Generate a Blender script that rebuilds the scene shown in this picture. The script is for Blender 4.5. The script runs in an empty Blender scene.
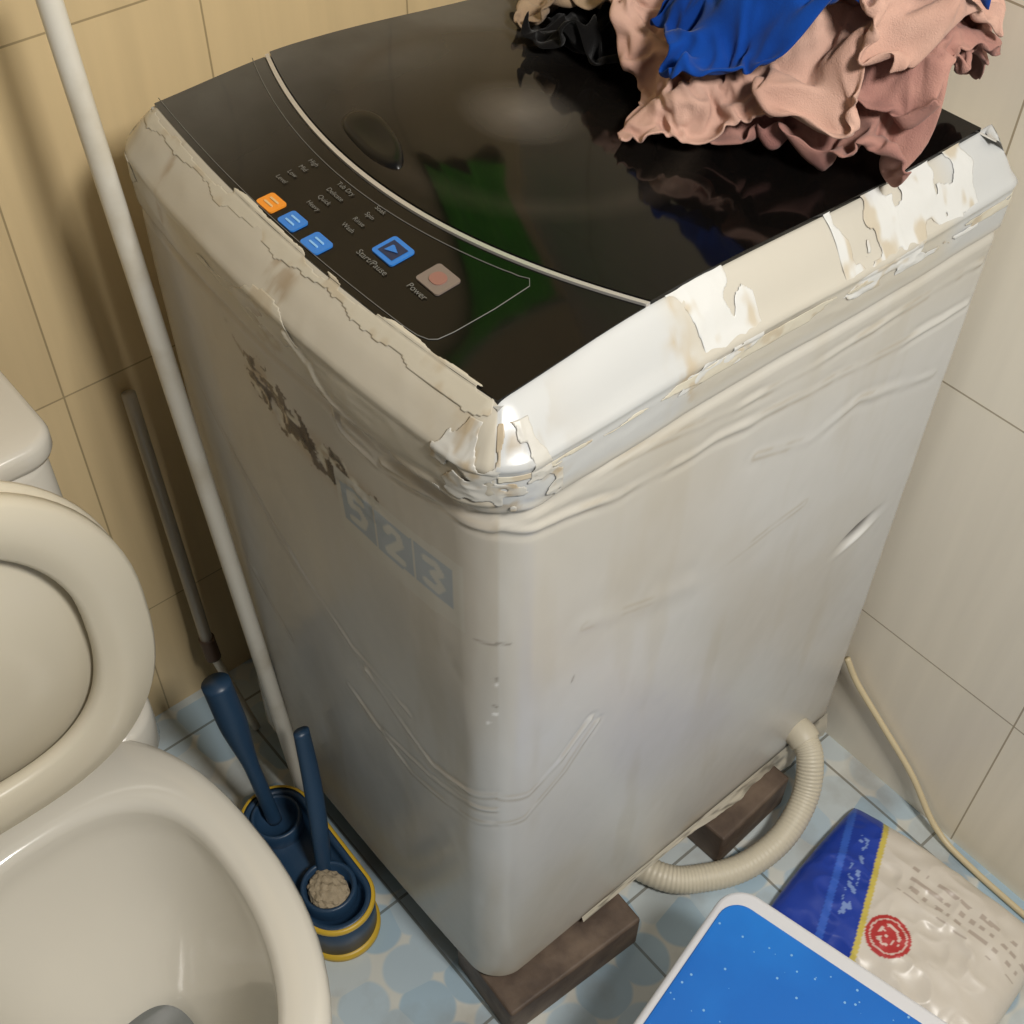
import bpy, bmesh, numpy as np, math, time
from mathutils import Vector, Matrix
T0=time.time()
rng=np.random.default_rng(3)
sc=bpy.context.scene
try: sc.view_settings.view_transform='Standard'
except Exception: pass

# ---------------------------------------------------------------- helpers
def srgb(r,g,b):
    f=lambda c:(c/255/12.92) if c/255<=.04045 else ((c/255+.055)/1.055)**2.4
    return (f(r),f(g),f(b),1)
def mat(name,col=(.5,.5,.5,1),rough=.5,metal=0,coat=0,noise=None,bump=None,spec=.5,sheen=0,attr=None):
    m=bpy.data.materials.new(name); m.use_nodes=True
    nt=m.node_tree; b=nt.nodes['Principled BSDF']
    b.inputs['Base Color'].default_value=col; b.inputs['Roughness'].default_value=rough
    b.inputs['Metallic'].default_value=metal; b.inputs['Coat Weight'].default_value=coat
    b.inputs['Specular IOR Level'].default_value=spec; b.inputs['Sheen Weight'].default_value=sheen
    tc=nt.nodes.new('ShaderNodeTexCoord')
    if noise:
        col2,scale,lo,hi=noise
        n=nt.nodes.new('ShaderNodeTexNoise'); n.inputs['Scale'].default_value=scale; n.inputs['Detail'].default_value=6
        nt.links.new(tc.outputs['Object'],n.inputs['Vector'])
        r=nt.nodes.new('ShaderNodeMapRange'); r.inputs['From Min'].default_value=lo; r.inputs['From Max'].default_value=hi
        nt.links.new(n.outputs['Fac'],r.inputs['Value'])
        mx=nt.nodes.new('ShaderNodeMix'); mx.data_type='RGBA'
        mx.inputs[6].default_value=col; mx.inputs[7].default_value=col2
        nt.links.new(r.outputs[0],mx.inputs[0]); nt.links.new(mx.outputs[2],b.inputs['Base Color'])
    if attr:
        at=nt.nodes.new('ShaderNodeAttribute'); at.attribute_name=attr; nt.links.new(at.outputs['Color'],b.inputs['Base Color'])
    if bump:
        scale,st=bump
        n=nt.nodes.new('ShaderNodeTexNoise'); n.inputs['Scale'].default_value=scale; n.inputs['Detail'].default_value=4
        nt.links.new(tc.outputs['Object'],n.inputs['Vector'])
        bp=nt.nodes.new('ShaderNodeBump'); bp.inputs['Strength'].default_value=st; bp.inputs['Distance'].default_value=.002
        nt.links.new(n.outputs['Fac'],bp.inputs['Height']); nt.links.new(bp.outputs[0],b.inputs['Normal'])
    return m
def empty(name,loc=(0,0,0)):
    e=bpy.data.objects.new(name,None); e.location=loc; e.empty_display_size=.05; sc.collection.objects.link(e); return e
def mk(name,verts,faces,m=None,parent=None,smooth=True,colors=None,recalc=True):
    me=bpy.data.meshes.new(name); me.from_pydata([tuple(map(float,v)) for v in verts],[],[tuple(map(int,f)) for f in faces]); me.update()
    ob=bpy.data.objects.new(name,me); sc.collection.objects.link(ob)
    if m: me.materials.append(m)
    if recalc:
        bm=bmesh.new(); bm.from_mesh(me); bmesh.ops.recalc_face_normals(bm,faces=bm.faces); bm.to_mesh(me); bm.free()
    if smooth: me.polygons.foreach_set('use_smooth',[True]*len(me.polygons))
    if colors is not None:
        ca=me.color_attributes.new('Col','FLOAT_COLOR','POINT'); ca.data.foreach_set('color',np.asarray(colors,dtype=np.float32).reshape(-1))
    if parent: ob.parent=parent
    return ob
def gridfaces(nu,nv,closed=False):
    f=[]
    for i in range(nu if closed else nu-1):
        for j in range(nv-1):
            a=i*nv+j; b=((i+1)%nu)*nv+j; f.append((a,b,b+1,a+1))
    return f
def loft(name,rings,m,parent=None,cap0=False,cap1=False,smooth=True):
    nu=len(rings[0]); v=[]
    for r in rings: v+=list(r)
    f=[]
    for k in range(len(rings)-1):
        for i in range(nu):
            j=(i+1)%nu; f.append((k*nu+i,k*nu+j,(k+1)*nu+j,(k+1)*nu+i))
    if cap0: f.append(tuple(range(nu)))
    if cap1: f.append(tuple((len(rings)-1)*nu+i for i in range(nu)))
    return mk(name,v,f,m,parent,smooth)
def smoothpath(pts,n):
    pts=[Vector(p) for p in pts]
    if len(pts)==2: return [pts[0].lerp(pts[1],i/n) for i in range(n+1)]
    out=[]; P=[pts[0]*2-pts[1]]+pts+[pts[-1]*2-pts[-2]]
    for i in range(1,len(P)-2):
        for k in range(n):
            t=k/n; p0,p1,p2,p3=P[i-1:i+3]
            out.append(.5*((2*p1)+(p2-p0)*t+(2*p0-5*p1+4*p2-p3)*t*t+(3*p1-3*p2+p3-p0)*t**3))
    out.append(pts[-1]); return out
def tube(name,pts,rad,m,parent=None,n=10,seg=16,flat=1.0,radf=None):
    path=smoothpath(pts,n); rings=[]; up=Vector((.13,.21,.97)); L=len(path); prev=None
    for i,p in enumerate(path):
        t=(path[min(i+1,L-1)]-path[max(i-1,0)]).normalized()
        if prev is None: a=t.cross(up if abs(t.dot(up))<.9 else Vector((1,0,0))).normalized()
        else: a=(prev-t*prev.dot(t)).normalized()
        prev=a; b=t.cross(a); r=rad if radf is None else radf(i/(L-1))
        rings.append([p+a*(r*math.cos(2*math.pi*k/seg))+b*(r*flat*math.sin(2*math.pi*k/seg)) for k in range(seg)])
    return loft(name,rings,m,parent,True,True)
def rrect(cx,cy,w,d,r,n=8,rot=0):
    o=[]
    for sx,sy,a0 in ((1,1,0),(-1,1,90),(-1,-1,180),(1,-1,270)):
        for k in range(n+1):
            a=math.radians(a0+90*k/n); o.append((sx*(w/2-r)+r*math.cos(a),sy*(d/2-r)+r*math.sin(a)))
    c,s=math.cos(rot),math.sin(rot)
    return [(cx+x*c-y*s,cy+x*s+y*c) for x,y in o]
def slab(name,cx,cy,w,d,r,z0,z1,m,parent,bev=.003,rot=0,n=8):
    rr=lambda i:rrect(cx,cy,w-2*i,d-2*i,max(r-i,.0005),n,rot)
    R=[]
    for i,z in ((bev,z0),(bev*.3,z0+bev*.3),(0,z0+bev),(0,z1-bev),(bev*.3,z1-bev*.3),(bev,z1)):
        R.append([(x,y,z) for x,y in rr(i)])
    return loft(name,R,m,parent,True,True)
def box(name,c,s,m,parent=None,bev=.003,rot=(0,0,0)):
    bm=bmesh.new(); bmesh.ops.create_cube(bm,size=1)
    for v in bm.verts: v.co=Vector((v.co.x*s[0],v.co.y*s[1],v.co.z*s[2]))
    if bev: bmesh.ops.bevel(bm,geom=bm.edges[:]+bm.verts[:],offset=bev,segments=3,affect='EDGES',profile=.5)
    me=bpy.data.meshes.new(name); bm.to_mesh(me); bm.free()
    ob=bpy.data.objects.new(name,me); ob.location=c; ob.rotation_euler=rot; sc.collection.objects.link(ob)
    me.materials.append(m)
    if parent: ob.parent=parent
    return ob
def text(name,s,size,fn,m,parent,align='CENTER',bold=0):
    c=bpy.data.curves.new(name,'FONT'); c.body=s; c.size=size; c.align_x=align; c.align_y='CENTER'; c.offset=bold
    o=bpy.data.objects.new(name,c); sc.collection.objects.link(o)
    bpy.context.view_layer.update()
    me=bpy.data.meshes.new_from_object(o.evaluated_get(bpy.context.evaluated_depsgraph_get()))
    bpy.data.objects.remove(o)
    for v in me.vertices: v.co=Vector(fn(v.co.x,v.co.y))
    me.materials.clear(); me.materials.append(m)
    ob=bpy.data.objects.new(name,me); sc.collection.objects.link(ob); ob.parent=parent; return ob
_T=rng.random((256,256))
def vn(x,y):
    xi=np.floor(x).astype(int); yi=np.floor(y).astype(int); fx=x-xi; fy=y-yi
    fx=fx*fx*(3-2*fx); fy=fy*fy*(3-2*fy)
    g=lambda a,b:_T[a%256,b%256]
    return (g(xi,yi)*(1-fx)+g(xi+1,yi)*fx)*(1-fy)+(g(xi,yi+1)*(1-fx)+g(xi+1,yi+1)*fx)*fy
def fbm(x,y,o=4):
    s=0;a=.5;t=0
    for k in range(o):
        s=s+a*vn(x*2**k+17*k,y*2**k+31*k); t+=a; a*=.5
    return s/t
def ridged(x,y,o=3):
    s=0;a=.5;t=0
    for k in range(o):
        s=s+a*(1-np.abs(2*vn(x*2**k+7*k,y*2**k+3*k)-1)); t+=a; a*=.5
    return s/t
def ss(x,a,b):
    t=np.clip((x-a)/(b-a),0,1); return t*t*(3-2*t)
def pld(u,v,pts):
    d=np.full(u.shape,9.)
    for (a,b),(c,e) in zip(pts[:-1],pts[1:]):
        dx,dy=c-a,e-b; t=np.clip(((u-a)*dx+(v-b)*dy)/(dx*dx+dy*dy+1e-12),0,1)
        d=np.minimum(d,np.hypot(u-a-t*dx,v-b-t*dy))
    return d

# ---------------------------------------------------------------- washer
W,D=.53,.62; WX=-.66; WY=.64
wash=empty('washing_machine')
def plan(hr=.0025,r=.042,rb=.016,k=1):
    P=[]
    def arc(cx,cy,a0,n,r):
        for k in range(n+1):
            a=math.radians(a0+90*k/n); P.append((cx+r*math.cos(a),cy+r*math.sin(a),math.cos(a),math.sin(a)))
    n1=int((W-2*r)/hr); n2=int((D-r-rb)/hr)
    arc(-W+r,r,180,14,r)
    for i in range(1,n1): P.append((-W+r+(W-2*r)*i/n1,0,0,-1))
    arc(-r,r,270,26*k,r)
    for i in range(1,n2): P.append((0,r+(D-r-rb)*i/n2,1,0))
    arc(-rb,D-rb,0,8,rb)
    for i in range(1,20): P.append((-rb-(W-2*rb)*i/20,D,0,1))
    arc(-W+rb,D-rb,90,8,rb)
    for i in range(1,20): P.append((-W,D-rb-(D-r-rb)*i/20,-1,0))
    return np.array(P)
PL=plan(.002); PLf=plan(.0011,k=2)
rimprof=[(-.002-.001*math.sin((z-.907)/.04*math.pi),z) for z in np.arange(.910,.946,.0025)]+\
 [(-.003,.948),(-.0025,.951),(0,.954),(.004,.9575),(.008,.961),(.012,.9645),(.016,.9675),(.02,.970),(.024,.9725),(.028,.975),(.032,.9775),(.035,.979)]
prof=[(.03,.068),(.012,.070),(.004,.074),(0,.082)]+[(0,z) for z in np.arange(.085,.780,.0025)]+[(0,z) for z in np.arange(.780,.890,.002)]+\
 [(.0,.892),(.0015,.895),(.003,.898),(.003,.901),(.0,.904),(-.002,.907)]+rimprof+[(.0365,.978)]
prof=np.array(prof)
def bowf(x,z): return .02*np.clip(1-((x+W/2)/(W/2))**2,0,1)*(.25+.75*ss(z,.5,.95))
def dzf(x,y): 
    t=np.clip(-x/W,0,1); return .013*(1-ss(y,.2,.5))+.022*t*(1-ss(y,0,.45))
def deckb(x,y): return .985+.012*ss(y,0,.18)
def deckz(x,y): x=np.asarray(x,float); y=np.asarray(y,float); return deckb(x,y)+dzf(x,y)
def surf(PL,prof):
    X=PL[:,0][:,None]-PL[:,2][:,None]*prof[:,0][None]; Y=PL[:,1][:,None]-PL[:,3][:,None]*prof[:,0][None]
    Z=np.repeat(prof[:,1][None],len(PL),0)
    NY=np.repeat(PL[:,3][:,None],len(prof),1); NX=np.repeat(PL[:,2][:,None],len(prof),1)
    fwt=ss(-NY,0,1.)*(Y<.1); Y=Y-bowf(X,Z)*fwt
    Z0=Z.copy()
    Z=Z+ss(Z,.95,.979)*(deckb(X,Y)-.979)+dzf(X,Y)*ss(Z,.6,.97)
    P=np.stack([X,Y,Z],-1)
    du=np.gradient(P,axis=0); dv=np.gradient(P,axis=1); N=np.cross(du,dv); N/=np.linalg.norm(N,axis=-1,keepdims=True)+1e-12
    U=np.where(NY<-.7,X,np.where(NX>.69,Y,9.))
    return P,N,U,Z0,NX,NY
P,N,U,Z0,NX,NY=surf(PL,prof)
F=(NY<-.7)|((NX<-.5)&(NY<0)); S=(NX>.69)
Xs=np.where(F,np.minimum(P[...,0],0),99.); Ys=np.where(S,P[...,1],99.); Zs=P[...,2]
A=P[...,0]+P[...,1]
nu,nv=len(PL),len(prof)
disp=(fbm(A*10+40,Z0*6,4)-.5)*.0034*ss(Z0,.08,.12)*(1-.6*ss(Z0,.9,.92))+(fbm(A*70+5,Z0*35,2)-.5)*.0002
def crease(pts,w,h,side):
    c=Xs if side=='F' else Ys
    jit=.006*(fbm(U*25,Zs*25,2)-.5)
    d=np.abs(pld(c,Zs+jit,pts)); v=.15+.85*ss(fbm(U*18+w*999,Zs*18,2),.3,.65)
    return v*h*(np.exp(-(d/w)**2)-.55*np.exp(-((d-2.2*w)/(w*1.2))**2))
cre=[('F',[(-.45,.76),(-.396,.683),(-.307,.60),(-.22,.55),(-.13,.535)],.003,.0009),
 ('F',[(-.2,.53),(-.169,.514),(-.097,.480),(-.04,.497),(-.002,.519)],.003,.0020),
 ('S',[(.0,.519),(.02,.507),(.044,.497),(.083,.515),(.12,.555)],.003,.0016),
 ('F',[(-.24,.46),(-.136,.415),(-.08,.43),(-.017,.456)],.0028,.0014),
 ('S',[(.0,.458),(.04,.455),(.09,.49),(.13,.54)],.0028,.0012),
 ('F',[(-.18,.44),(-.1,.452),(-.05,.47),(0,.49)],.0025,.0011),
 ('F',[(-.23,.965),(-.18,.93),(-.12,.915),(-.06,.925),(-.01,.93)],.0028,.002),
 ('F',[(-.20,.95),(-.17,.90),(-.13,.89),(-.08,.90),(-.03,.915)],.0022,.0016),
 ('F',[(-.12,.90),(-.08,.905),(-.03,.90),(.0,.895)],.003,.0014),
 ('S',[(.0,.905),(.03,.895),(.127,.868),(.294,.852),(.493,.824),(.6,.82)],.0035,.0018),
 ('S',[(.02,.925),(.061,.912),(.15,.905),(.25,.882),(.4,.872),(.6,.87)],.003,.0014),
 ('S',[(.3,.80),(.38,.77),(.45,.78),(.58,.74)],.005,.0010),('S',[(.1,.72),(.25,.66),(.4,.67)],.011,.0006),
 ('F',[(-.5,.62),(-.44,.5),(-.36,.42)],.004,.0008)]
for s_,pts,w_,h_ in cre: disp+=crease(pts,w_,h_,s_)
cd_=np.where(F,-Xs,0)+np.where(S,Ys,0)
cor=np.exp(-(cd_/.045)**2)*(F|S)*ss(Z0,.905,.925)*(1-ss(Z0,.968,.976))
disp+=cor*(ridged(A*38,Z0*45,2)-.6)*.0032
disp+=ss(Z0,.905,.93)*(F|S)*(ridged(U*16,Z0*60,3)-.62)*.0014*(1-ss(Z0,.972,.979))
disp+=S*.0022*np.exp(-((Z0-.952-.002*(fbm(U*12,U*0,2)-.5))/.0022)**2)
P2=P+N*disp[...,None]
col=np.zeros((nu,nv,3)); col[...]=np.array([.55,.55,.535])
def lay(mask,c,k=1.): 
    global col
    col=col*(1-(mask*k)[...,None])+np.array(c)*(mask*k)[...,None]
lay(ss(fbm(A*5+43,Z0*4+1,4),.45,.75),(.45,.41,.34),.42)
lay(ss(fbm(A*20+3,Z0*4+1,4),.58,.78),(.44,.39,.30),.25)
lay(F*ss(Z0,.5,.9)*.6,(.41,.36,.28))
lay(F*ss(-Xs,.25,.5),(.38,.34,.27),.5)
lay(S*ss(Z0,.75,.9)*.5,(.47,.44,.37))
for s_,pts,w_,h_ in cre:
    d=pld(Xs if s_=='F' else Ys,Zs,pts); lay(np.exp(-((d-.004)/.002)**2)*ss(fbm(U*30,Z0*30,3),.4,.65),(.38,.32,.23),.45)
lay(ss(.12-Z0+.06*(fbm(A*18+30,Z0*6,3)-.5),0,.06),(.34,.26,.15),.65)
lay(ss(.30-Z0+.1*(fbm(A*10+30,Z0*6,3)-.5),0,.2),(.47,.42,.33),.4)
rim=ss(Z0+.01*(fbm(U*30,Z0*20,3)-.5),.905,.92)
lay(rim*F,(.46,.425,.345),.75)
for cx_,w_ in ((-.262,.014),(-.245,.008),(-.43,.006)):
    lay(np.exp(-((Xs-cx_)/w_)**2)*rim*ss(fbm(U*60+9,Z0*90,4),.42,.6),(.24,.16,.08),.55)
lay(rim*S,(.48,.50,.51),.85); lay(rim*S*ss(Ys,.17,.21)*(1-ss(Ys,.5,.54)),(.48,.45,.38),.85)
lay(rim*S*np.exp(-((Ys-.185)/.012)**2)*ss(fbm(U*50+2,Z0*70,3),.4,.55),(.42,.33,.20),.7)
lay(rim*np.exp(-(cd_/.05)**2)*(F|S)*ss(fbm(A*60,Z0*80,3),.46,.6),(.34,.25,.13),.7)
# scorched peeled patch on the front
pt=[(-.290,.872),(-.262,.853),(-.228,.842),(-.182,.836),(-.145,.828)]
d=pld(Xs,Zs,pt)
lay(np.exp(-(d/.022)**2)*ss(fbm(U*45,Z0*45,3),.38,.5),(.36,.28,.18),.8)
cell=ridged(U*48+3,Z0*48,2)
blot=ss(cell+.18*np.exp(-(d/.015)**2)-.22*ss(d,.016,.030),.74,.80)*(d<.03)
lay(blot,(.05,.032,.018),.95)
blot2=ss(fbm(U*90,Z0*90,3)+.15*np.exp(-(d/.012)**2),.58,.64)*(d<.028); lay(blot2,(.07,.045,.028),.88)
lay((d<.024)*ss(fbm(U*60+40,Z0*60,2),.60,.68)*(1-blot),(.58,.55,.46),.8)
disp2=(d<.03)*(cell-.6)*.003*np.exp(-(d/.015)**2); P2+=N*disp2[...,None]
d=pld(Xs,Zs,[(-.335,.905),(-.325,.893),(-.315,.885)]); lay(np.exp(-(d/.003)**2)*ss(fbm(U*90,Z0*90,2),.4,.6),(.12,.09,.06),.7)
# faded three-digit label
def rect(x0,x1,z0,z1): return ((Xs>x0)&(Xs<x1)&(Zs>z0)&(Zs<z1)).astype(float)
LX=-.186; LZ=.783
lay(rect(LX-.006,LX+.150,LZ-.022,LZ+.062),(.50,.49,.44),.8)
digs={'5':[(.8,1),(.1,1),(.1,.58),(.6,.62),(.88,.38),(.7,.05),(.1,0)],'2':[(.1,.8),(.35,1),(.75,.95),(.85,.68),(.1,0),(.9,0)],'3':[(.1,.95),(.6,1),(.85,.78),(.45,.53),(.88,.28),(.6,0),(.08,.06)]}
for i,ch in enumerate('523'):
    x0=LX+i*.0475; lay(rect(x0,x0+.0445,LZ,LZ+.05),(.27,.33,.39),.85)
    pts=[(x0+.011+a*.023,LZ+.009+b*.032) for a,b in digs[ch]]
    lay(ss(-pld(Xs,Zs,pts),-.0052,-.0030),(.50,.50,.46),.95)
for sd,pts in (('F',[(-.026,.76),(-.008,.756)]),('S',[(.0,.765),(.02,.757)]),('S',[(.09,.645),(.092,.652)]),('F',[(-.01,.7),(-.012,.71)]),('F',[(-.014,.668),(-.010,.664)])):
    d=pld(Xs if sd=='F' else Ys,Zs,pts); lay(np.exp(-(d/.0014)**2),(.2,.18,.15),.7)
for px_,pz_ in ((-.012,.70),(-.010,.665),(-.013,.655),(-.018,.64)):
    d=np.hypot(Xs-px_,(Zs-pz_)*.7); lay(ss(-d,-.0024,-.0012),(.8,.8,.78),.85)
d=np.hypot((Ys-.530)/.026,(Zs-.537-.22*(Ys-.530))/.008); P2-=N*(np.exp(-d**2)*.007)[...,None]; lay(np.exp(-(d*1.2)**4),(.05,.045,.04),.95)  # grip slot pressed in, its shade painted dark
d=np.hypot((Ys-.530)/.029,(Zs-.523-.22*(Ys-.530))/.005); P2+=N*(np.exp(-d**2)*.002)[...,None]; lay(np.exp(-d**4),(.75,.75,.73),.8)  # lip under the slot, its highlight painted pale
cc=np.concatenate([col,np.ones((nu,nv,1))],-1)
mb=mat('cabinet_film',rough=.27,bump=(55,.10),attr='Col')
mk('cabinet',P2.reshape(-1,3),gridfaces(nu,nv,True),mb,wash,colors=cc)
def finer(pr,k=3):
    pr=np.array(pr); t=np.arange(len(pr)); tt=np.linspace(0,len(pr)-1,(len(pr)-1)*k+1)
    return np.stack([np.interp(tt,t,pr[:,0]),np.interp(tt,t,pr[:,1])],-1)
def film(name,ufilter,pr,maskf,off,amp,fs,c,parent=wash,seed=0):
    pr=finer(pr); P,N,U,Z0,NX,NY=surf(PLf,pr)
    sel=np.where(ufilter(PLf))[0]; P=P[sel];N=N[sel]
    a=np.cumsum(np.r_[0,np.linalg.norm(np.diff(P[:,0],axis=0),axis=1)])[:,None]+0*P[...,0]
    b=np.linspace(0,1,len(pr))[None]*len(pr)*.0012+0*a
    wx=.006*(fbm(a*40+seed,b*40,2)-.5)
    h=off+amp*(ridged((a+wx)*fs+seed,(b-wx)*fs*1.4+seed,2)-.45)
    keep=maskf(a,b/b.max(),P)
    P=P+N*np.maximum(h,.0005)[...,None]
    P[...,2]=np.where(pr[:,0][None]>.034,np.maximum(P[...,2],deckz(P[...,0],P[...,1])+.0025),P[...,2])
    f=[];ns,nvv=P.shape[:2]
    for i in range(ns-1):
        for j in range(nvv-1):
            if keep[i,j]: k=i*nvv+j; f.append((k,k+nvv,k+nvv+1,k+1))
    if not f: return
    n=fbm(a*60+seed,b*60,3); cl=np.array(c[0])*(1-ss(n,.5,.7)[...,None])+np.array(c[1])*ss(n,.5,.7)[...,None]
    o=mk(name,P.reshape(-1,3),f,mb_film,parent,colors=np.concatenate([cl,np.ones((ns,nvv,1))],-1))
    bm=bmesh.new(); bm.from_mesh(o.data); bmesh.ops.delete(bm,geom=[v for v in bm.verts if not v.link_faces],context='VERTS')
    for _ in range(2): bmesh.ops.smooth_vert(bm,verts=[v for v in bm.verts if v.is_boundary],factor=.5,use_axis_x=True,use_axis_y=True,use_axis_z=True)
    bm.to_mesh(o.data); bm.free()
    so=o.modifiers.new('s','SOLIDIFY'); so.thickness=.0004
    return o
mb_film=mat('peeling_film',rough=.40,bump=(120,.12),attr='Col')
ov=[(i,.979) for i in (.037,.039,.041,.043,.045,.047)]
cream=((.48,.445,.36),(.43,.375,.28)); white=((.50,.49,.45),(.40,.33,.23)); white2=((.58,.59,.58),(.48,.43,.34))
fsel=lambda p:(p[:,3]<-.2)&(p[:,0]<-.02)&(p[:,1]<.05)
film('film_front_edge',fsel,rimprof[-6:]+ov,lambda a,b,P:(b<.30+.9*(fbm(a*20,b*2,4)-.37))&(b>.3*fbm(a*30+4,b*0,3)),.0005,.0006,35,cream)
film('film_front_lip',fsel,rimprof[2:-3],lambda a,b,P:(np.abs(b-.45-.4*(fbm(a*10+3,b*0,3)-.5))<.30*ss(fbm(a*8+8,b*0,3),.52,.68)),.0005,.0007,40,cream,seed=5)
csel=lambda p:(np.hypot(p[:,0],p[:,1])<.060)&(p[:,0]>-.060)&(p[:,1]<.060)
film('film_corner_crumple',csel,rimprof[0:-4],lambda a,b,P:(fbm(a*46+3,b*3.2,3)+.12*np.sin(np.clip(a/.085,0,1)*math.pi)>.58),.0007,.0022,42,white,seed=9)
film('film_side_front_patch',lambda p:(p[:,2]>.7)&(p[:,1]>.16)&(p[:,1]<.27),rimprof[9:],lambda a,b,P:fbm(a*30+1,b*2,3)+.35*np.sin(np.clip(a/.11,0,1)*math.pi)-.3*np.abs(b-.5)>.60,.0007,.0018,38,white2,seed=21)
film('film_side_rear_patch',lambda p:(p[:,2]>.7)&(p[:,1]>.37)&(p[:,1]<.56),rimprof[8:],lambda a,b,P:fbm(a*34+7,b*3.2,3)+.15*np.sin(np.clip(a/.19,0,1)*math.pi)>.56,.0007,.0024,34,white2,seed=33)
film('film_side_edge',lambda p:(p[:,2]>.7),rimprof[9:15],lambda a,b,P:fbm(a*10+17,b*1,3)>.5,.0008,.0016,24,((.55,.52,.43),(.47,.41,.31)),seed=3)
ys=np.linspace(.14,.61,190); zs=np.linspace(0,1,14); Yg,Tg=np.meshgrid(ys,zs,indexing='ij')
lenf=.008+.045*ss(Yg,.3,.58)*(.45+fbm(Yg*16,Yg*0,3))
Zg=.090-lenf*Tg; Xg=.002+.012*Tg*(ridged(Yg*25,Tg*2,2)-.3)*ss(Yg,.25,.5)+.004*Tg
fc=np.array([.50,.46,.37])*(1-.5*ss(fbm(Yg*40,Tg*4,3),.5,.7)[...,None])
mk('film_bottom_flap',np.stack([Xg,Yg,Zg],-1).reshape(-1,3),gridfaces(190,14),mb_film,wash,colors=np.concatenate([fc,np.ones((190,14,1))],-1))

def deckmesh(name,x0,x1,f0,f1,nx,ny,m,dz,thick=.004):
    v=[]
    for i in range(nx+1):
        x=x0+(x1-x0)*i/nx; ya=f0(x); yb=f1(x)
        for j in range(ny+1):
            y=ya+(yb-ya)*j/ny; v.append((x,y,float(deckz(x,y))+dz))
    n=len(v); v+=[(a,b,c-thick) for a,b,c in v]
    f=gridfaces(nx+1,ny+1); R=ny+1
    bd=[i*R for i in range(nx+1)]+[nx*R+j for j in range(1,ny+1)]+[i*R+ny for i in range(nx-1,-1,-1)]+[j for j in range(ny-1,0,-1)]
    for a,b in zip(bd,bd[1:]+bd[:1]): f.append((a,b,b+n,a+n))
    o=mk(name,v,f,m,wash); es=o.modifiers.new('es','EDGE_SPLIT'); es.split_angle=math.radians(40)
    return o
IN=.034
fr=lambda x:IN-float(bowf(np.array(x),np.array(.98)))
def arcy(x):
    t=(x+W/2)/(W/2-IN); return .158+.014*t-.052*(1-t*t)
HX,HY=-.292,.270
def glossy(name,spec,side_grey,ring_glint):
    """smoked glass: near black, greyer toward the wall side, a faint ring and a painted lamp reflection in the middle"""
    m=mat(name,(.004,.004,.004,1),.07,spec=spec); nt=m.node_tree; b=nt.nodes['Principled BSDF']
    tc=nt.nodes.new('ShaderNodeTexCoord'); sp=nt.nodes.new('ShaderNodeSeparateXYZ'); nt.links.new(tc.outputs['Object'],sp.inputs[0])
    r=nt.nodes.new('ShaderNodeMapRange'); r.interpolation_type='SMOOTHSTEP'; r.inputs['From Min'].default_value=-.32; r.inputs['From Max'].default_value=-.50
    nt.links.new(sp.outputs[0],r.inputs['Value'])
    n=nt.nodes.new('ShaderNodeTexNoise'); n.inputs['Scale'].default_value=9; n.inputs['Detail'].default_value=5; nt.links.new(tc.outputs['Object'],n.inputs['Vector'])
    mu=nt.nodes.new('ShaderNodeMath'); mu.operation='MULTIPLY'; nt.links.new(r.outputs[0],mu.inputs[0]); nt.links.new(n.outputs['Fac'],mu.inputs[1])
    mx=nt.nodes.new('ShaderNodeMix'); mx.data_type='RGBA'; mx.inputs[6].default_value=(.0032,.0028,.0026,1); mx.inputs[7].default_value=side_grey; nt.links.new(mu.outputs[0],mx.inputs[0])  # mixes in grey toward the wall side
    out=mx.outputs[2]
    if ring_glint:
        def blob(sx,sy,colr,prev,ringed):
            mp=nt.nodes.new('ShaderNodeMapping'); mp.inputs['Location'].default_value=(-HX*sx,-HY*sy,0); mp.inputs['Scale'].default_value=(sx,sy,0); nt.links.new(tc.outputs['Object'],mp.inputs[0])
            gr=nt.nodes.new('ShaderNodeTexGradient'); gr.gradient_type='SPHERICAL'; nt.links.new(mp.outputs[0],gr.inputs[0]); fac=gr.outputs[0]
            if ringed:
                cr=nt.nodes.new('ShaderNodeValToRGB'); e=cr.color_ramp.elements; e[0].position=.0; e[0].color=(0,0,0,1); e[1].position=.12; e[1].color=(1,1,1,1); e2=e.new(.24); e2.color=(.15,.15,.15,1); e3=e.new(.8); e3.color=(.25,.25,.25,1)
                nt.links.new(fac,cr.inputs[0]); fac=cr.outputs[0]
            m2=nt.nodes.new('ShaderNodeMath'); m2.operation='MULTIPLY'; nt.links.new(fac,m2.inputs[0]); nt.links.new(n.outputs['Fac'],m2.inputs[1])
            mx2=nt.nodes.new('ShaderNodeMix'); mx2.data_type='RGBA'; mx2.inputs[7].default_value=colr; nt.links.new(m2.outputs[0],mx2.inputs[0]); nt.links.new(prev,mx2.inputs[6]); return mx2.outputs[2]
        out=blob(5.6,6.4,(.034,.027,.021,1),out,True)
        out=blob(16,18,(.20,.18,.16,1),out,False)  # lamp reflection painted as a pale spot in the lid colour
    nt.links.new(out,b.inputs['Base Color'])
    return m
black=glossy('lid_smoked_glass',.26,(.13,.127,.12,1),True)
panelm=glossy('panel_gloss',.30,(.11,.108,.10,1),False)
silver=mat('silver_trim',(.55,.53,.50,1),.3,metal=.5)
deckmesh('control_panel',-W+IN,-IN,fr,lambda x:arcy(x)-.002,60,14,panelm,.001)
deckmesh('lid_trim_strip',-W+IN,-IN,lambda x:arcy(x)-.0015,lambda x:arcy(x)+.0025,60,2,silver,.003)
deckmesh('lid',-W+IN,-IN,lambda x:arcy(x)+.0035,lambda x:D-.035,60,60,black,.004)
deckmesh('deck_base',-W+.031,-.031,lambda x:fr(x)-.003,lambda x:D-.031,40,40,mat('deck_grey',(.35,.35,.33,1),.4),-.0035)
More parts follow.
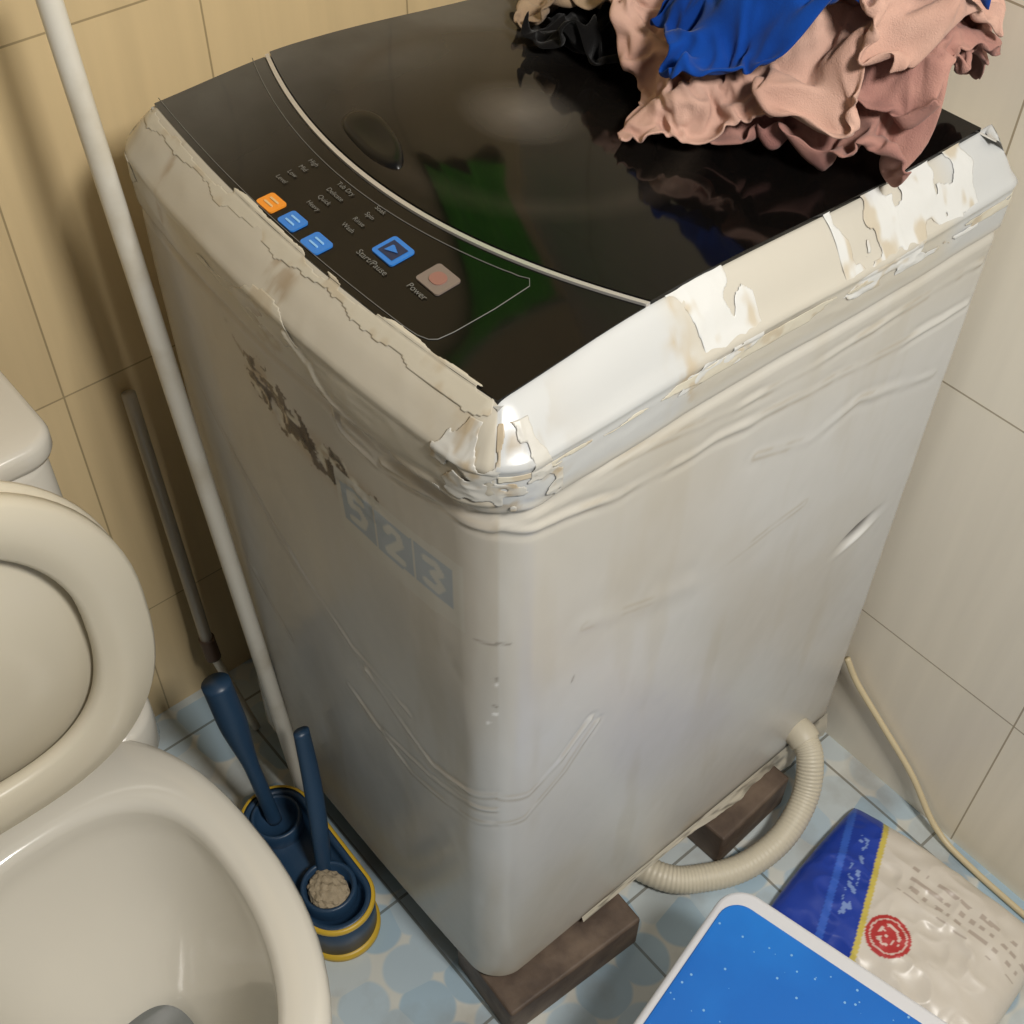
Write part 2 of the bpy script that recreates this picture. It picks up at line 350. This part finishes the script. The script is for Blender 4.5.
onD=lambda x0,y0,dz,ca=1,sa=0:(lambda a,b:(x0+a*ca-b*sa,y0+a*sa+b*ca,float(deckz(x0+a*ca,y0+b*ca))+dz))
def decal(name,cx,cy,w,d,m,dz=.0018,r=.003):
    pts=rrect(cx,cy,w,d,r,5); v=[(x,y,float(deckz(x,y))+dz+.0006) for x,y in pts]+[(x,y,float(deckz(x,y))+dz-.002) for x,y in pts]
    n=len(pts); f=[tuple(range(n))]+[(i,(i+1)%n,(i+1)%n+n,i+n) for i in range(n)]
    return mk(name,v,f,m,wash,smooth=False)
org=mat('button_orange',srgb(222,138,40),.35); blu=mat('button_blue',srgb(45,115,195),.35); gry=mat('button_grey',srgb(118,106,98),.4)
ink=mat('panel_print',srgb(105,105,102),.5); dk=mat('button_icon',srgb(30,40,70),.4)
for nm,x,y,w_,d_,mm in (('button_temp',-.315,.030,.021,.017,org),('button_level',-.285,.030,.021,.017,blu),('button_mode',-.251,.029,.022,.018,blu),('button_start',-.205,.068,.026,.024,blu),('button_power',-.157,.074,.027,.024,gry)):
    decal(nm,x,y,w_,d_,mm); 
    if nm=='button_start':
        z=lambda x,y:float(deckz(x,y))+.0028
        mk('start_inner',[(x-.009,y-.008,z(x-.009,y-.008)),(x+.009,y-.008,z(x+.009,y-.008)),(x+.009,y+.008,z(x+.009,y+.008)),(x-.009,y+.008,z(x-.009,y+.008))],[(0,1,2,3)],dk,wash)
        mk('start_icon',[(x-.005,y-.005,z(x,y)+.0005),(x+.006,y,z(x,y)+.0005),(x-.005,y+.005,z(x,y)+.0005)],[(0,1,2)],blu,wash)
    elif nm=='button_power': decal('power_inner',x,y,.014,.013,mat('power_icon',srgb(138,98,88),.4),.0026,.006)
    else:
        for k in (-1,1): decal(nm+'_mark',x,y+k*.0028,.011,.0018,mat('mark_'+nm,srgb(205,175,125) if mm is org else srgb(130,180,225),.4),.0026,.0008)
text('label_start','Start/Pause',.0080,onD(-.205,.048,.0022),ink,wash)
text('label_power','Power',.0080,onD(-.157,.054,.0022),ink,wash)
for i in range(4):
    text('label_prog',['Wash','Rinse','Spin','Soak'][i],.0062,onD(-.250,.058+.0105*i,.0022),ink,wash)
    text('label_set',['Heavy','Quick','Delicate','Tub Dry'][i],.0062,onD(-.290,.053+.0105*i,.0022),ink,wash)
    text('label_lvl',['Level','Low','Mid','High'][i],.0062,onD(-.335,.053+.0105*i,.0022),ink,wash)
ol=[]
for i in range(31): x=-.50+.38*i/30; ol.append((x,arcy(x)-.014))
ol+= [(-.106,arcy(-.112)-.018),(-.106,fr(-.112)+.028),(-.112,fr(-.12)+.010)]
for i in range(31): x=-.13-.37*i/30; ol.append((x,fr(x)+.006))
tube('panel_outline',[(x,y,float(deckz(x,y))+.0014) for x,y in ol],.0004,ink,wash,n=2,seg=6)
# low finger-grip wedge behind the trim strip, tapering to its ends
hk=mat('handle_black',(.004,.004,.004,1),.30,spec=.25)
hand=[]
for s_,h_ in ((1,.0035),(.96,.0062),(.86,.0078),(.6,.0075),(.3,.0060)):
    ring=[]
    for k in range(40):
        a=2*math.pi*k/40; xx=.046*s_*math.copysign(abs(math.cos(a))**.75,math.cos(a)); yy=.017*s_*math.sin(a)*(1-.35*math.cos(a)*s_)
        X_=-.325+xx*math.cos(-.2)-yy*math.sin(-.2); Y_=.140+xx*math.sin(-.2)+yy*math.cos(-.2); ring.append((X_,Y_,float(deckz(X_,Y_))+h_))
    hand.append(ring)
loft('lid_handle',hand,hk,wash,False,True)

# ---------------------------------------------------------------- room
def wallmat(name,axis,w,h,offu,offz,c1,c2,cm,grain=.90):
    m=mat(name,srgb(*c1),.35); nt=m.node_tree; b=nt.nodes['Principled BSDF']
    g=nt.nodes.new('ShaderNodeNewGeometry'); s=nt.nodes.new('ShaderNodeSeparateXYZ'); nt.links.new(g.outputs['Position'],s.inputs[0])
    c=nt.nodes.new('ShaderNodeCombineXYZ')
    def add(o,k):
        a=nt.nodes.new('ShaderNodeMath'); a.operation='ADD'; a.inputs[1].default_value=k; nt.links.new(o,a.inputs[0]); return a.outputs[0]
    nt.links.new(add(s.outputs[axis],-offu),c.inputs[0]); nt.links.new(add(s.outputs[2],-offz),c.inputs[1])
    br=nt.nodes.new('ShaderNodeTexBrick'); br.offset=0; br.inputs['Scale'].default_value=1
    br.inputs['Brick Width'].default_value=w; br.inputs['Row Height'].default_value=h
    br.inputs['Mortar Size'].default_value=.0012; br.inputs['Mortar Smooth'].default_value=.2
    br.inputs['Color1'].default_value=srgb(*c1); br.inputs['Color2'].default_value=srgb(*c2); br.inputs['Mortar'].default_value=srgb(*cm)
    nt.links.new(c.outputs[0],br.inputs['Vector'])
    wv=nt.nodes.new('ShaderNodeTexNoise'); wv.inputs['Scale'].default_value=1; wv.inputs['Detail'].default_value=5
    mp=nt.nodes.new('ShaderNodeMapping'); mp.inputs['Scale'].default_value=(30,1.5,1); nt.links.new(c.outputs[0],mp.inputs[0]); nt.links.new(mp.outputs[0],wv.inputs['Vector'])
    r=nt.nodes.new('ShaderNodeMapRange'); r.inputs['From Min'].default_value=.3; r.inputs['From Max'].default_value=.7; r.inputs['To Min'].default_value=grain; r.inputs['To Max'].default_value=1.03
    nt.links.new(wv.outputs['Fac'],r.inputs['Value'])
    mx=nt.nodes.new('ShaderNodeMix'); mx.data_type='RGBA'; mx.blend_type='MULTIPLY'; mx.inputs[0].default_value=1
    nt.links.new(br.outputs['Color'],mx.inputs[6]); nt.links.new(r.outputs[0],mx.inputs[7])
    nt.links.new(mx.outputs[2],b.inputs['Base Color'])
    return m
box('wall_left',(WX-.05,0,1.2),(.1,2.4,2.4),wallmat('wall_tile_left',1,.25,.40,.17,.225,(212,190,148),(206,184,143),(160,142,108)),bev=0)
box('wall_back',(.27,WY+.05,1.2),(1.86,.1,2.4),wallmat('wall_tile_back',0,.25,.40,.22,.285,(244,236,218),(241,232,214),(178,164,140),.95),bev=0)
fm=mat('floor_tile',rough=.3); nt=fm.node_tree; b=nt.nodes['Principled BSDF']
g=nt.nodes.new('ShaderNodeNewGeometry')
vo=nt.nodes.new('ShaderNodeTexVoronoi'); vo.inputs['Scale'].default_value=16; vo.inputs['Randomness'].default_value=.3; nt.links.new(g.outputs['Position'],vo.inputs['Vector'])
cr=nt.nodes.new('ShaderNodeValToRGB'); cr.color_ramp.interpolation='CONSTANT'
cr.color_ramp.elements[0].color=srgb(160,182,196); cr.color_ramp.elements[1].position=.35; cr.color_ramp.elements[1].color=srgb(174,190,199)
e=cr.color_ramp.elements.new(.7); e.color=srgb(188,196,197)
sp=nt.nodes.new('ShaderNodeSeparateColor'); nt.links.new(vo.outputs['Color'],sp.inputs[0]); nt.links.new(sp.outputs[0],cr.inputs[0])
lt=nt.nodes.new('ShaderNodeMapRange'); lt.inputs['From Min'].default_value=.56; lt.inputs['From Max'].default_value=.62; nt.links.new(vo.outputs['Distance'],lt.inputs['Value'])
mx=nt.nodes.new('ShaderNodeMix'); mx.data_type='RGBA'; mx.inputs[7].default_value=srgb(202,203,196)
nt.links.new(lt.outputs[0],mx.inputs[0]); nt.links.new(cr.outputs[0],mx.inputs[6])
br=nt.nodes.new('ShaderNodeTexBrick'); br.offset=0; br.inputs['Scale'].default_value=1; br.inputs['Brick Width'].default_value=.2; br.inputs['Row Height'].default_value=.2; br.inputs['Mortar Size'].default_value=.002
br.inputs['Color1'].default_value=(1,1,1,1); br.inputs['Color2'].default_value=(1,1,1,1); br.inputs['Mortar'].default_value=(.45,.42,.38,1); nt.links.new(g.outputs['Position'],br.inputs['Vector'])
m2=nt.nodes.new('ShaderNodeMix'); m2.data_type='RGBA'; m2.blend_type='MULTIPLY'; m2.inputs[0].default_value=1
nt.links.new(mx.outputs[2],m2.inputs[6]); nt.links.new(br.outputs['Color'],m2.inputs[7])
dn=nt.nodes.new('ShaderNodeTexNoise'); dn.inputs['Scale'].default_value=9; dn.inputs['Detail'].default_value=6; nt.links.new(g.outputs['Position'],dn.inputs['Vector'])
dr=nt.nodes.new('ShaderNodeMapRange'); dr.inputs['From Min'].default_value=.48; dr.inputs['From Max'].default_value=.75; dr.inputs['To Max'].default_value=.6; nt.links.new(dn.outputs['Fac'],dr.inputs['Value'])
m3=nt.nodes.new('ShaderNodeMix'); m3.data_type='RGBA'; m3.inputs[7].default_value=srgb(120,102,80)
nt.links.new(dr.outputs[0],m3.inputs[0]); nt.links.new(m2.outputs[2],m3.inputs[6]); nt.links.new(m3.outputs[2],b.inputs['Base Color'])
box('floor',(.27,-.23,-.05),(1.86,1.76,.1),fm,bev=0)

# ---------------------------------------------------------------- wood blocks
wood=mat('wet_wood',srgb(112,95,80),.6,noise=(srgb(72,58,48),18,.35,.65),bump=(60,.6))
box('wood_block',(-.018,.105,.034),(.115,.205,.068),wood,bev=.004,rot=(0,0,-.06))
box('wood_block',(-.025,.43,.034),(.12,.14,.068),wood,bev=.004,rot=(0,0,.05))
box('wood_block',(-.46,.10,.034),(.10,.16,.068),wood,bev=.004)
box('wood_block',(-.46,.50,.034),(.10,.16,.068),wood,bev=.004)

# ---------------------------------------------------------------- drain hose
hose=empty('drain_hose')
hp=[(-.02,.54,.11),(.006,.54,.112),(.036,.53,.098),(.062,.500,.06),(.076,.445,.035),(.070,.38,.024),(.045,.325,.022),(.01,.285,.022),(-.07,.255,.022)]
tube('corrugated_tube',hp,.018,mat('hose_grey',srgb(196,188,168),.45),hose,n=40,seg=20,radf=lambda t:.0185+.0005*math.sin(t*2*math.pi*85))
tube('hose_cuff',[hp[0],hp[1],(.020,.538,.108)],.022,mat('cuff_beige',srgb(196,188,168),.45),hose)
tube('power_cable',[(-.005,.625,.20),(.02,.628,.165),(.07,.63,.125),(.138,.63,.075),(.2,.625,.02),(.27,.622,.006),(.45,.62,.005)],.0045,mat('cable_beige',srgb(200,185,150),.4),n=14,seg=10)

# ---------------------------------------------------------------- detergent bag
gx,gy=np.meshgrid(np.linspace(-1,1,161),np.linspace(-1,1,121),indexing='ij')
hgt=.022*np.clip((1-gx**4)*(1-gy**4),0,1)**.45
hgt=hgt*(1+.25*(ridged(gx*3+4,gy*3,2)-.5))+.002
cb,sb=math.cos(.12),math.sin(.12)
lx=gx*.15*(1-.03*gy**2); ly=gy*.115*(1-.04*gx**2)
bx=.262+lx*cb-ly*sb; by=.478+lx*sb+ly*cb
bc=np.zeros(gx.shape+(3,)); bc[...]=srgb(208,200,188)[:3]
q_=lx+.35*ly
bc[q_<-.063]=srgb(22,58,160)[:3]; bc[(q_>=-.063)&(q_<-.055)]=srgb(200,182,85)[:3]
bc[(q_<-.103)&(q_>-.113)]=srgb(50,95,195)[:3]
tx=(q_<-.078)&(q_>-.093)&(np.abs(ly)<.06)&(vn(ly*230,q_*170)>.6); bc[tx]=srgb(120,145,200)[:3]
rd=np.hypot(lx+.008,ly+.043); bc[rd<.029]=srgb(180,50,50)[:3]; bc[(rd<.024)&(rd>.022)]=srgb(215,190,180)[:3]
bc[(rd<.016)&(vn(lx*200,ly*200)>.6)]=srgb(220,195,185)[:3]
tx=(lx>-.035)&(ly>.02)&(ly<.07)&(np.sin(ly*420)>.3)&(vn(lx*150,ly*60)>.5); bc[tx]=srgb(175,162,150)[:3]
bag=empty('detergent_bag')
n=gx.size; k1,k2=gx.shape
top=np.stack([bx,by,.004+hgt*1.9],-1).reshape(-1,3); bot=np.stack([bx,by,.003-0*hgt],-1).reshape(-1,3)
G=gridfaces(k1,k2); bd=[i*k2 for i in range(k1)]+[(k1-1)*k2+j for j in range(1,k2)]+[i*k2+k2-1 for i in range(k1-2,-1,-1)]+[j for j in range(k2-2,0,-1)]
mk('bag_film',np.vstack([top,bot]),G+[tuple(k+n for k in f) for f in G]+[(a,b_,b_+n,a+n) for a,b_ in zip(bd,bd[1:]+bd[:1])],mat('bag_plastic',rough=.34,attr='Col',bump=(40,.15)),bag,
   colors=np.concatenate([np.vstack([bc.reshape(-1,3)]*2),np.ones((2*n,1))],-1))

# ---------------------------------------------------------------- step stool
stool=empty('step_stool'); sa=.215
scx,scy=.331,.158
wp=mat('stool_white',srgb(215,216,220),.35); bp_=mat('stool_blue',srgb(18,106,198),.38,noise=(srgb(26,120,212),5,.4,.6))
nt=bp_.node_tree; b=nt.nodes['Principled BSDF']; tc=nt.nodes.new('ShaderNodeTexCoord')
v1=nt.nodes.new('ShaderNodeTexVoronoi'); v1.inputs['Scale'].default_value=110; nt.links.new(tc.outputs['Object'],v1.inputs['Vector'])
l1=nt.nodes.new('ShaderNodeMath'); l1.operation='LESS_THAN'; l1.inputs[1].default_value=.15; nt.links.new(v1.outputs['Distance'],l1.inputs[0])
sp=nt.nodes.new('ShaderNodeSeparateColor'); nt.links.new(v1.outputs['Color'],sp.inputs[0])
l2=nt.nodes.new('ShaderNodeMath'); l2.operation='LESS_THAN'; l2.inputs[1].default_value=.4; nt.links.new(sp.outputs[0],l2.inputs[0])
mu=nt.nodes.new('ShaderNodeMath'); mu.operation='MULTIPLY'; nt.links.new(l1.outputs[0],mu.inputs[0]); nt.links.new(l2.outputs[0],mu.inputs[1])
mx=nt.nodes.new('ShaderNodeMix'); mx.data_type='RGBA'; mx.inputs[7].default_value=srgb(130,180,225)
old=b.inputs['Base Color'].links[0].from_socket; nt.links.new(old,mx.inputs[6]); nt.links.new(mu.outputs[0],mx.inputs[0]); nt.links.new(mx.outputs[2],b.inputs['Base Color'])
slab('rim',scx,scy,.36,.26,.035,.212,.252,wp,stool,.006,sa)
slab('blue_top',scx,scy-.003,.340,.226,.026,.245,.2545,bp_,stool,.002,sa)
for sx in (-1,1):
    for sy in (-1,1):
        R=[]
        for z,o,s_ in ((0,.014,.040),(.1,.006,.05),(.215,0,.06)):
            lx_=sx*(.145+o); ly_=sy*(.095+o); X_=scx+lx_*math.cos(sa)-ly_*math.sin(sa); Y_=scy+lx_*math.sin(sa)+ly_*math.cos(sa)
            R.append([(x,y,z) for x,y in rrect(X_,Y_,s_,s_,.01,4,sa)])
        loft('leg',R,wp,stool,True,True)

# ---------------------------------------------------------------- toilet
toi=empty('toilet'); tm=mat('ceramic',srgb(210,206,195),.14,coat=.3); tcx,tcy=-.18,-.345
def egg(af,ab,b,z,cx=tcx,n=72,pb=2.6,cy=tcy):
    o=[]
    for k in range(n):
        a=2*math.pi*k/n; c,s=math.cos(a),math.sin(a); p=2.05 if c>0 else pb
        X_=math.copysign(abs(c)**(2/p),c)*(af if c>0 else ab); Y_=math.copysign(abs(s)**(2/p),s)*b
        o.append((cx+X_,cy+Y_,z))
    return o
R=[egg(.13,.20,.10,0,-.22),egg(.13,.20,.10,.02,-.22),egg(.12,.19,.095,.10,-.22),egg(.16,.20,.11,.20,-.21),egg(.225,.23,.145,.28,-.19),egg(.262,.25,.175,.335),egg(.272,.25,.184,.365),
   egg(.274,.25,.186,.385),egg(.270,.246,.182,.397),egg(.262,.238,.174,.402),egg(.232,.155,.146,.403),egg(.224,.145,.139,.399),egg(.220,.140,.136,.390),egg(.222,.142,.138,.37),egg(.215,.135,.132,.35),
   egg(.185,.115,.112,.29),egg(.13,.09,.085,.23,-.165),egg(.075,.065,.055,.185,-.155),egg(.055,.05,.042,.165,-.155),egg(.045,.04,.035,.12,-.155)]
loft('bowl',R,tm,toi,True,True)
loft('water',[egg(.058,.052,.044,.168,-.155),egg(.001,.001,.001,.168,-.155)],mat('water_grey',(.16,.17,.165,1),.03),toi)
slab('rear_deck',-.50,tcy,.26,.36,.05,.33,.402,tm,toi,.01)
slab('tank',-.565,tcy-.01,.18,.40,.035,.402,.72,tm,toi,.012)
slab('tank_lid',-.563,tcy-.01,.192,.415,.035,.722,.752,tm,toi,.008)
def seat(name,x0,th,inner,m):
    zc=.64; R=[]
    def e(b,h,x,top=2.1,bot=2.7):
        o=[]
        for k in range(72):
            a=2*math.pi*k/72; c,s=math.cos(a),math.sin(a); p=top if s>0 else bot
            o.append((x,tcy+math.copysign(abs(c)**(2/p),c)*b,zc+math.copysign(abs(s)**(2/p),s)*h))
        return o
    B,H=.192,.222
    R=[e(B-.004,H-.004,x0),e(B,H,x0+.004),e(B,H,x0+th-.006),e(B-.005,H-.005,x0+th)]
    if inner: R+=[e(B-.055,H-.055,x0+th),e(B-.06,H-.06,x0+th-.005),e(B-.06,H-.06,x0+.004),e(B-.055,H-.055,x0),e(B-.004,H-.004,x0)]
    loft(name,R,m,toi,not inner,not inner)
sm=mat('seat_plastic',srgb(214,206,186),.3)
seat('seat_lid',-.377,.014,False,sm); seat('seat_ring',-.359,.020,True,sm)
for s_ in (-1,1): tube('hinge',[(-.40,tcy+s_*.075,.403),(-.375,tcy+s_*.075,.425)],.012,sm,toi)

# ---------------------------------------------------------------- toilet brush set
brush=empty('toilet_brush_set'); navy=mat('navy_plastic',srgb(36,62,88),.4); yl=mat('yellow_plastic',srgb(200,165,50),.4); bris=mat('bristles_beige',srgb(165,150,125),.8,bump=(150,1))
OY=-.011
bcx,bcy,br_=-.292,-.064+OY,-.03
bl=lambda w,d,z,cx=bcx,cy=bcy:[(x,y,z) for x,y in rrect(cx,cy,w,d,d/2-.001,12,br_)]
loft('base_yellow',[bl(.240,.098,0),bl(.246,.102,.003),bl(.246,.102,.012),bl(.238,.096,.014)],yl,brush,True,True)
loft('body',[bl(.236,.096,.012),bl(.236,.096,.05),bl(.232,.094,.078),bl(.216,.078,.080),bl(.211,.074,.070),bl(.208,.072,.055),bl(.1,.02,.054)],navy,brush,True,True)
loft('rim_yellow',[bl(.238,.098,.072),bl(.240,.100,.074),bl(.240,.100,.078),bl(.236,.096,.081),bl(.230,.090,.0805)],yl,brush)
def cup(name,x,y,r,m):
    y+=OY; C=lambda rr,z:[(x+rr*math.cos(t),y+rr*math.sin(t),z) for t in np.linspace(0,2*math.pi,32,endpoint=False)]
    loft(name,[C(r,.054),C(r,.080),C(r-.003,.082),C(r-.006,.080),C(r-.008,.062),C(.001,.060)],m,brush)
cup('cup_rear',-.364,-.062,.034,navy); cup('cup_front',-.239,-.065,.036,navy)
bm=bmesh.new(); bmesh.ops.create_icosphere(bm,subdivisions=4,radius=.027)
for v in bm.verts: 
    k=1+.14*math.sin(v.co.x*400)*math.sin(v.co.y*380)*math.sin(v.co.z*300); v.co=Vector((v.co.x*k*1.1-.236,v.co.y*k*.9-.067+OY,v.co.z*k*.55+.074))
me=bpy.data.meshes.new('bristle_head'); bm.to_mesh(me); bm.free(); me.materials.append(bris); o=bpy.data.objects.new('bristle_head',me); sc.collection.objects.link(o); o.parent=brush
tube('handle_round',[(-.372,-.062+OY,.06),(-.390,-.064+OY,.14),(-.418,-.065+OY,.23),(-.439,-.066+OY,.31)],.01,navy,brush,n=12,radf=lambda t:.010+.0085*float(ss(np.array(t),.40,.75)))
tube('handle_flat',[(-.264,-.055+OY,.062),(-.286,-.040+OY,.14),(-.311,-.026+OY,.21),(-.330,-.018+OY,.285)],.009,navy,brush,n=12,flat=.7,radf=lambda t:.0105+.002*math.sin(t*math.pi))

# ---------------------------------------------------------------- poles
pw=mat('white_pipe',srgb(212,208,196),.3,noise=(srgb(190,182,164),12,.5,.7))
tube('white_pole',[(-.402,-.009,.0),(-.494,-.028,.93),(-.516,-.0315,1.15)],.0105,pw,n=16)
mop=empty('metal_mop_handle')
tube('upper_tube',[(-.6,-.017,.155),(-.648,-.012,.60)],.0085,mat('metal_grey',srgb(178,172,160),.35,metal=.1),mop)
tube('joint',[(-.597,-.016,.14),(-.603,-.0165,.18)],.011,mat('joint_dark',srgb(90,72,60),.5),mop)
tube('lower_rod',[(-.6,-.017,.155),(-.545,.0,.006)],.006,pw,mop)

# ---------------------------------------------------------------- clothes (cloth simulation)
pile=empty('laundry_pile')
def mound(x,y):
    h=.0*x
    for cx_,cy_,rx,ry,hh in ((-.18,.48,.11,.10,.075),(-.08,.52,.085,.085,.085),(-.33,.54,.10,.06,.05)):
        h=np.maximum(h,hh*np.clip(1-((x-cx_)/rx)**2-((y-cy_)/ry)**2,0,1)**.5)
    return h
def make_collider(o,th=.003):
    m=o.modifiers.new('Collision','COLLISION'); o.collision.thickness_outer=th; o.collision.thickness_inner=.02; o.collision.cloth_friction=60
gx_,gy_=np.meshgrid(np.linspace(-W-.2,.3,70),np.linspace(-.1,.63,70),indexing='ij')
cz=np.where(gx_<.0,deckz(gx_,gy_)+.006,1.0-.0*gx_)+mound(gx_,gy_)-.35*ss(gx_,.05,.12)
col_=mk('temp_collider',np.stack([gx_,gy_,cz],-1).reshape(-1,3),gridfaces(70,70),None)
wallc=mk('temp_wall',[(-1,.625,.6),(.7,.625,.6),(.7,.625,1.9),(-1,.625,1.9)],[(0,1,2,3)],None)
make_collider(col_); make_collider(wallc)
done=[]
def towel(name,cx,cy,z0,w,d,squash,rot,seed,m,frames=24,res=54,fr=(3.0,3.0),amp=.04,rid=6):
    nx=res; ny=int(res*d/w)
    gu,gv=np.meshgrid(np.linspace(-.5,.5,nx+1),np.linspace(-.5,.5,ny+1),indexing='ij')
    a=fbm(gu*fr[0]+seed,gv*fr[1]+seed*2,2)-.5; b=fbm(gu*fr[0]*1.7+seed+9,gv*fr[1]*1.7+seed,2)-.5
    lx=gu*w*squash+.03*b; ly=gv*d*squash+.03*a
    z=amp*2*np.abs(a)+amp*b+amp*1.2*(ridged(gu*rid+seed,gv*rid*.5+seed,2)-.5)
    c,s=math.cos(rot),math.sin(rot)
    X=cx+lx*c-ly*s; Y=np.minimum(cy+lx*s+ly*c,.612)
    z=z-z.min()+1.0+mound(X,Y)*.9+z0
    o=mk(name,np.stack([X,Y,z],-1).reshape(-1,3),gridfaces(nx+1,ny+1),m,recalc=False)
    cl=o.modifiers.new('Cloth','CLOTH'); st=cl.settings; st.quality=4; st.mass=.3; st.tension_stiffness=10; st.compression_stiffness=10; st.shear_stiffness=3; st.bending_stiffness=.15; st.air_damping=2
    cl.collision_settings.use_self_collision=True; cl.collision_settings.self_distance_min=.003; cl.collision_settings.distance_min=.003; cl.collision_settings.collision_quality=2; cl.collision_settings.self_friction=20
    cl.point_cache.frame_start=1; cl.point_cache.frame_end=frames
    for fnum in range(1,frames+1): sc.frame_set(fnum)
    dg=bpy.context.evaluated_depsgraph_get(); me=bpy.data.meshes.new_from_object(o.evaluated_get(dg))
    o.modifiers.clear(); o.data=me
    me.polygons.foreach_set('use_smooth',[True]*len(me.polygons))
    sc.frame_set(1)
    make_collider(o,.003); done.append(o)
    return o
def clothmat(name,c1,c2,b=.5):
    return mat(name,c1,.95,noise=(c2,14,.4,.65),bump=(900,b),spec=.12,sheen=.1)
pink=clothmat('towel_peach',srgb(198,162,146),srgb(182,145,130)); plaid=clothmat('towel_rose',srgb(172,130,118),srgb(138,98,92)); blue=clothmat('cloth_blue',srgb(14,66,150),srgb(8,48,120),.25); khaki=clothmat('towel_khaki',srgb(165,142,116),srgb(140,118,95)); blk=clothmat('cloth_black',srgb(12,11,11),srgb(18,16,15))
try:
    towel('black_cloth',-.34,.42,.02,.22,.16,.72,.3,4.2,blk,frames=16,res=32)
    towel('rose_towel',-.135,.485,.02,.36,.30,.66,.35,1.3,plaid,frames=20,res=56,amp=.05)
    towel('rose_towel_fold',-.12,.50,.05,.32,.24,.66,.15,11.3,plaid,frames=20,res=50,amp=.04)
    towel('khaki_towel',-.37,.465,.05,.32,.20,.70,.5,5.1,khaki,frames=20,res=44)
    towel('peach_towel',-.215,.455,.06,.46,.40,.66,-.80,7.7,pink,frames=22,res=66,amp=.05,rid=7)
    towel('peach_towel_fold',-.12,.50,.07,.30,.22,.66,.1,3.7,pink,frames=20,res=46,amp=.04)
    towel('blue_cloth',-.145,.455,.10,.36,.16,.74,.80,2.9,blue,frames=12,res=54,amp=.04)
except Exception as ex: print('cloth fail',ex)
for o in done:
    o.modifiers.clear(); o.parent=pile
    s_=o.modifiers.new('Solid','SOLIDIFY'); s_.thickness=.003
    s_=o.modifiers.new('Sub','SUBSURF'); s_.levels=1; s_.render_levels=1
for o in (col_,wallc): bpy.data.objects.remove(o)

ht=empty('added_green_towel')  # towel added out of view to give the lid a green reflection
gu,gv=np.meshgrid(np.linspace(0,1,60),np.linspace(0,1,60),indexing='ij')
Yh=.42+.18*gu; Zh=1.78-.42*gv+.012*np.sin(gu*5); Xh=-.640+.012*np.sin(gu*17)*(.3+gv)
mk('towel',np.stack([Xh,Yh,Zh],-1).reshape(-1,3),gridfaces(60,60),clothmat('added_towel_green',srgb(95,190,58),srgb(75,170,48)),ht)
tube('added_towel_rail',[(-.64,.40,1.785),(-.64,.62,1.785)],.007,silver,ht)

# ---------------------------------------------------------------- camera + light
q=[0.4561,-0.3826,1.5915,0.8544,0.8327,0.0179,1.2618]
fw=Vector((-math.sin(q[3])*math.cos(q[4]),math.cos(q[3])*math.cos(q[4]),-math.sin(q[4])))
rt=fw.cross(Vector((0,0,1))).normalized(); up=rt.cross(fw)
r2=rt*math.cos(q[5])+up*math.sin(q[5]); u2=-rt*math.sin(q[5])+up*math.cos(q[5])
cd=bpy.data.cameras.new('camera'); cam=bpy.data.objects.new('camera',cd); sc.collection.objects.link(cam)
M=Matrix((r2,u2,-fw)).transposed().to_4x4(); M.translation=Vector(q[:3]); cam.matrix_world=M
cd.sensor_width=36; cd.lens=36*q[6]*1000/1024; cd.clip_start=.01; sc.camera=cam
w=bpy.data.worlds.new('world'); sc.world=w; w.use_nodes=True
w.node_tree.nodes['Background'].inputs[0].default_value=(1,.97,.92,1); w.node_tree.nodes['Background'].inputs[1].default_value=.13
def area(n,loc,tgt,size,pw,col=(1,.96,.90)):
    l=bpy.data.lights.new(n,'AREA'); l.size=size; l.energy=pw; l.color=col
    o=bpy.data.objects.new(n,l); sc.collection.objects.link(o); o.location=loc
    o.rotation_euler=(Vector(tgt)-Vector(loc)).to_track_quat('-Z','Y').to_euler()
area('ceiling_lamp',(1.05,.0,2.2),(-.1,.2,.6),.3,34)
print('TIME',time.time()-T0)
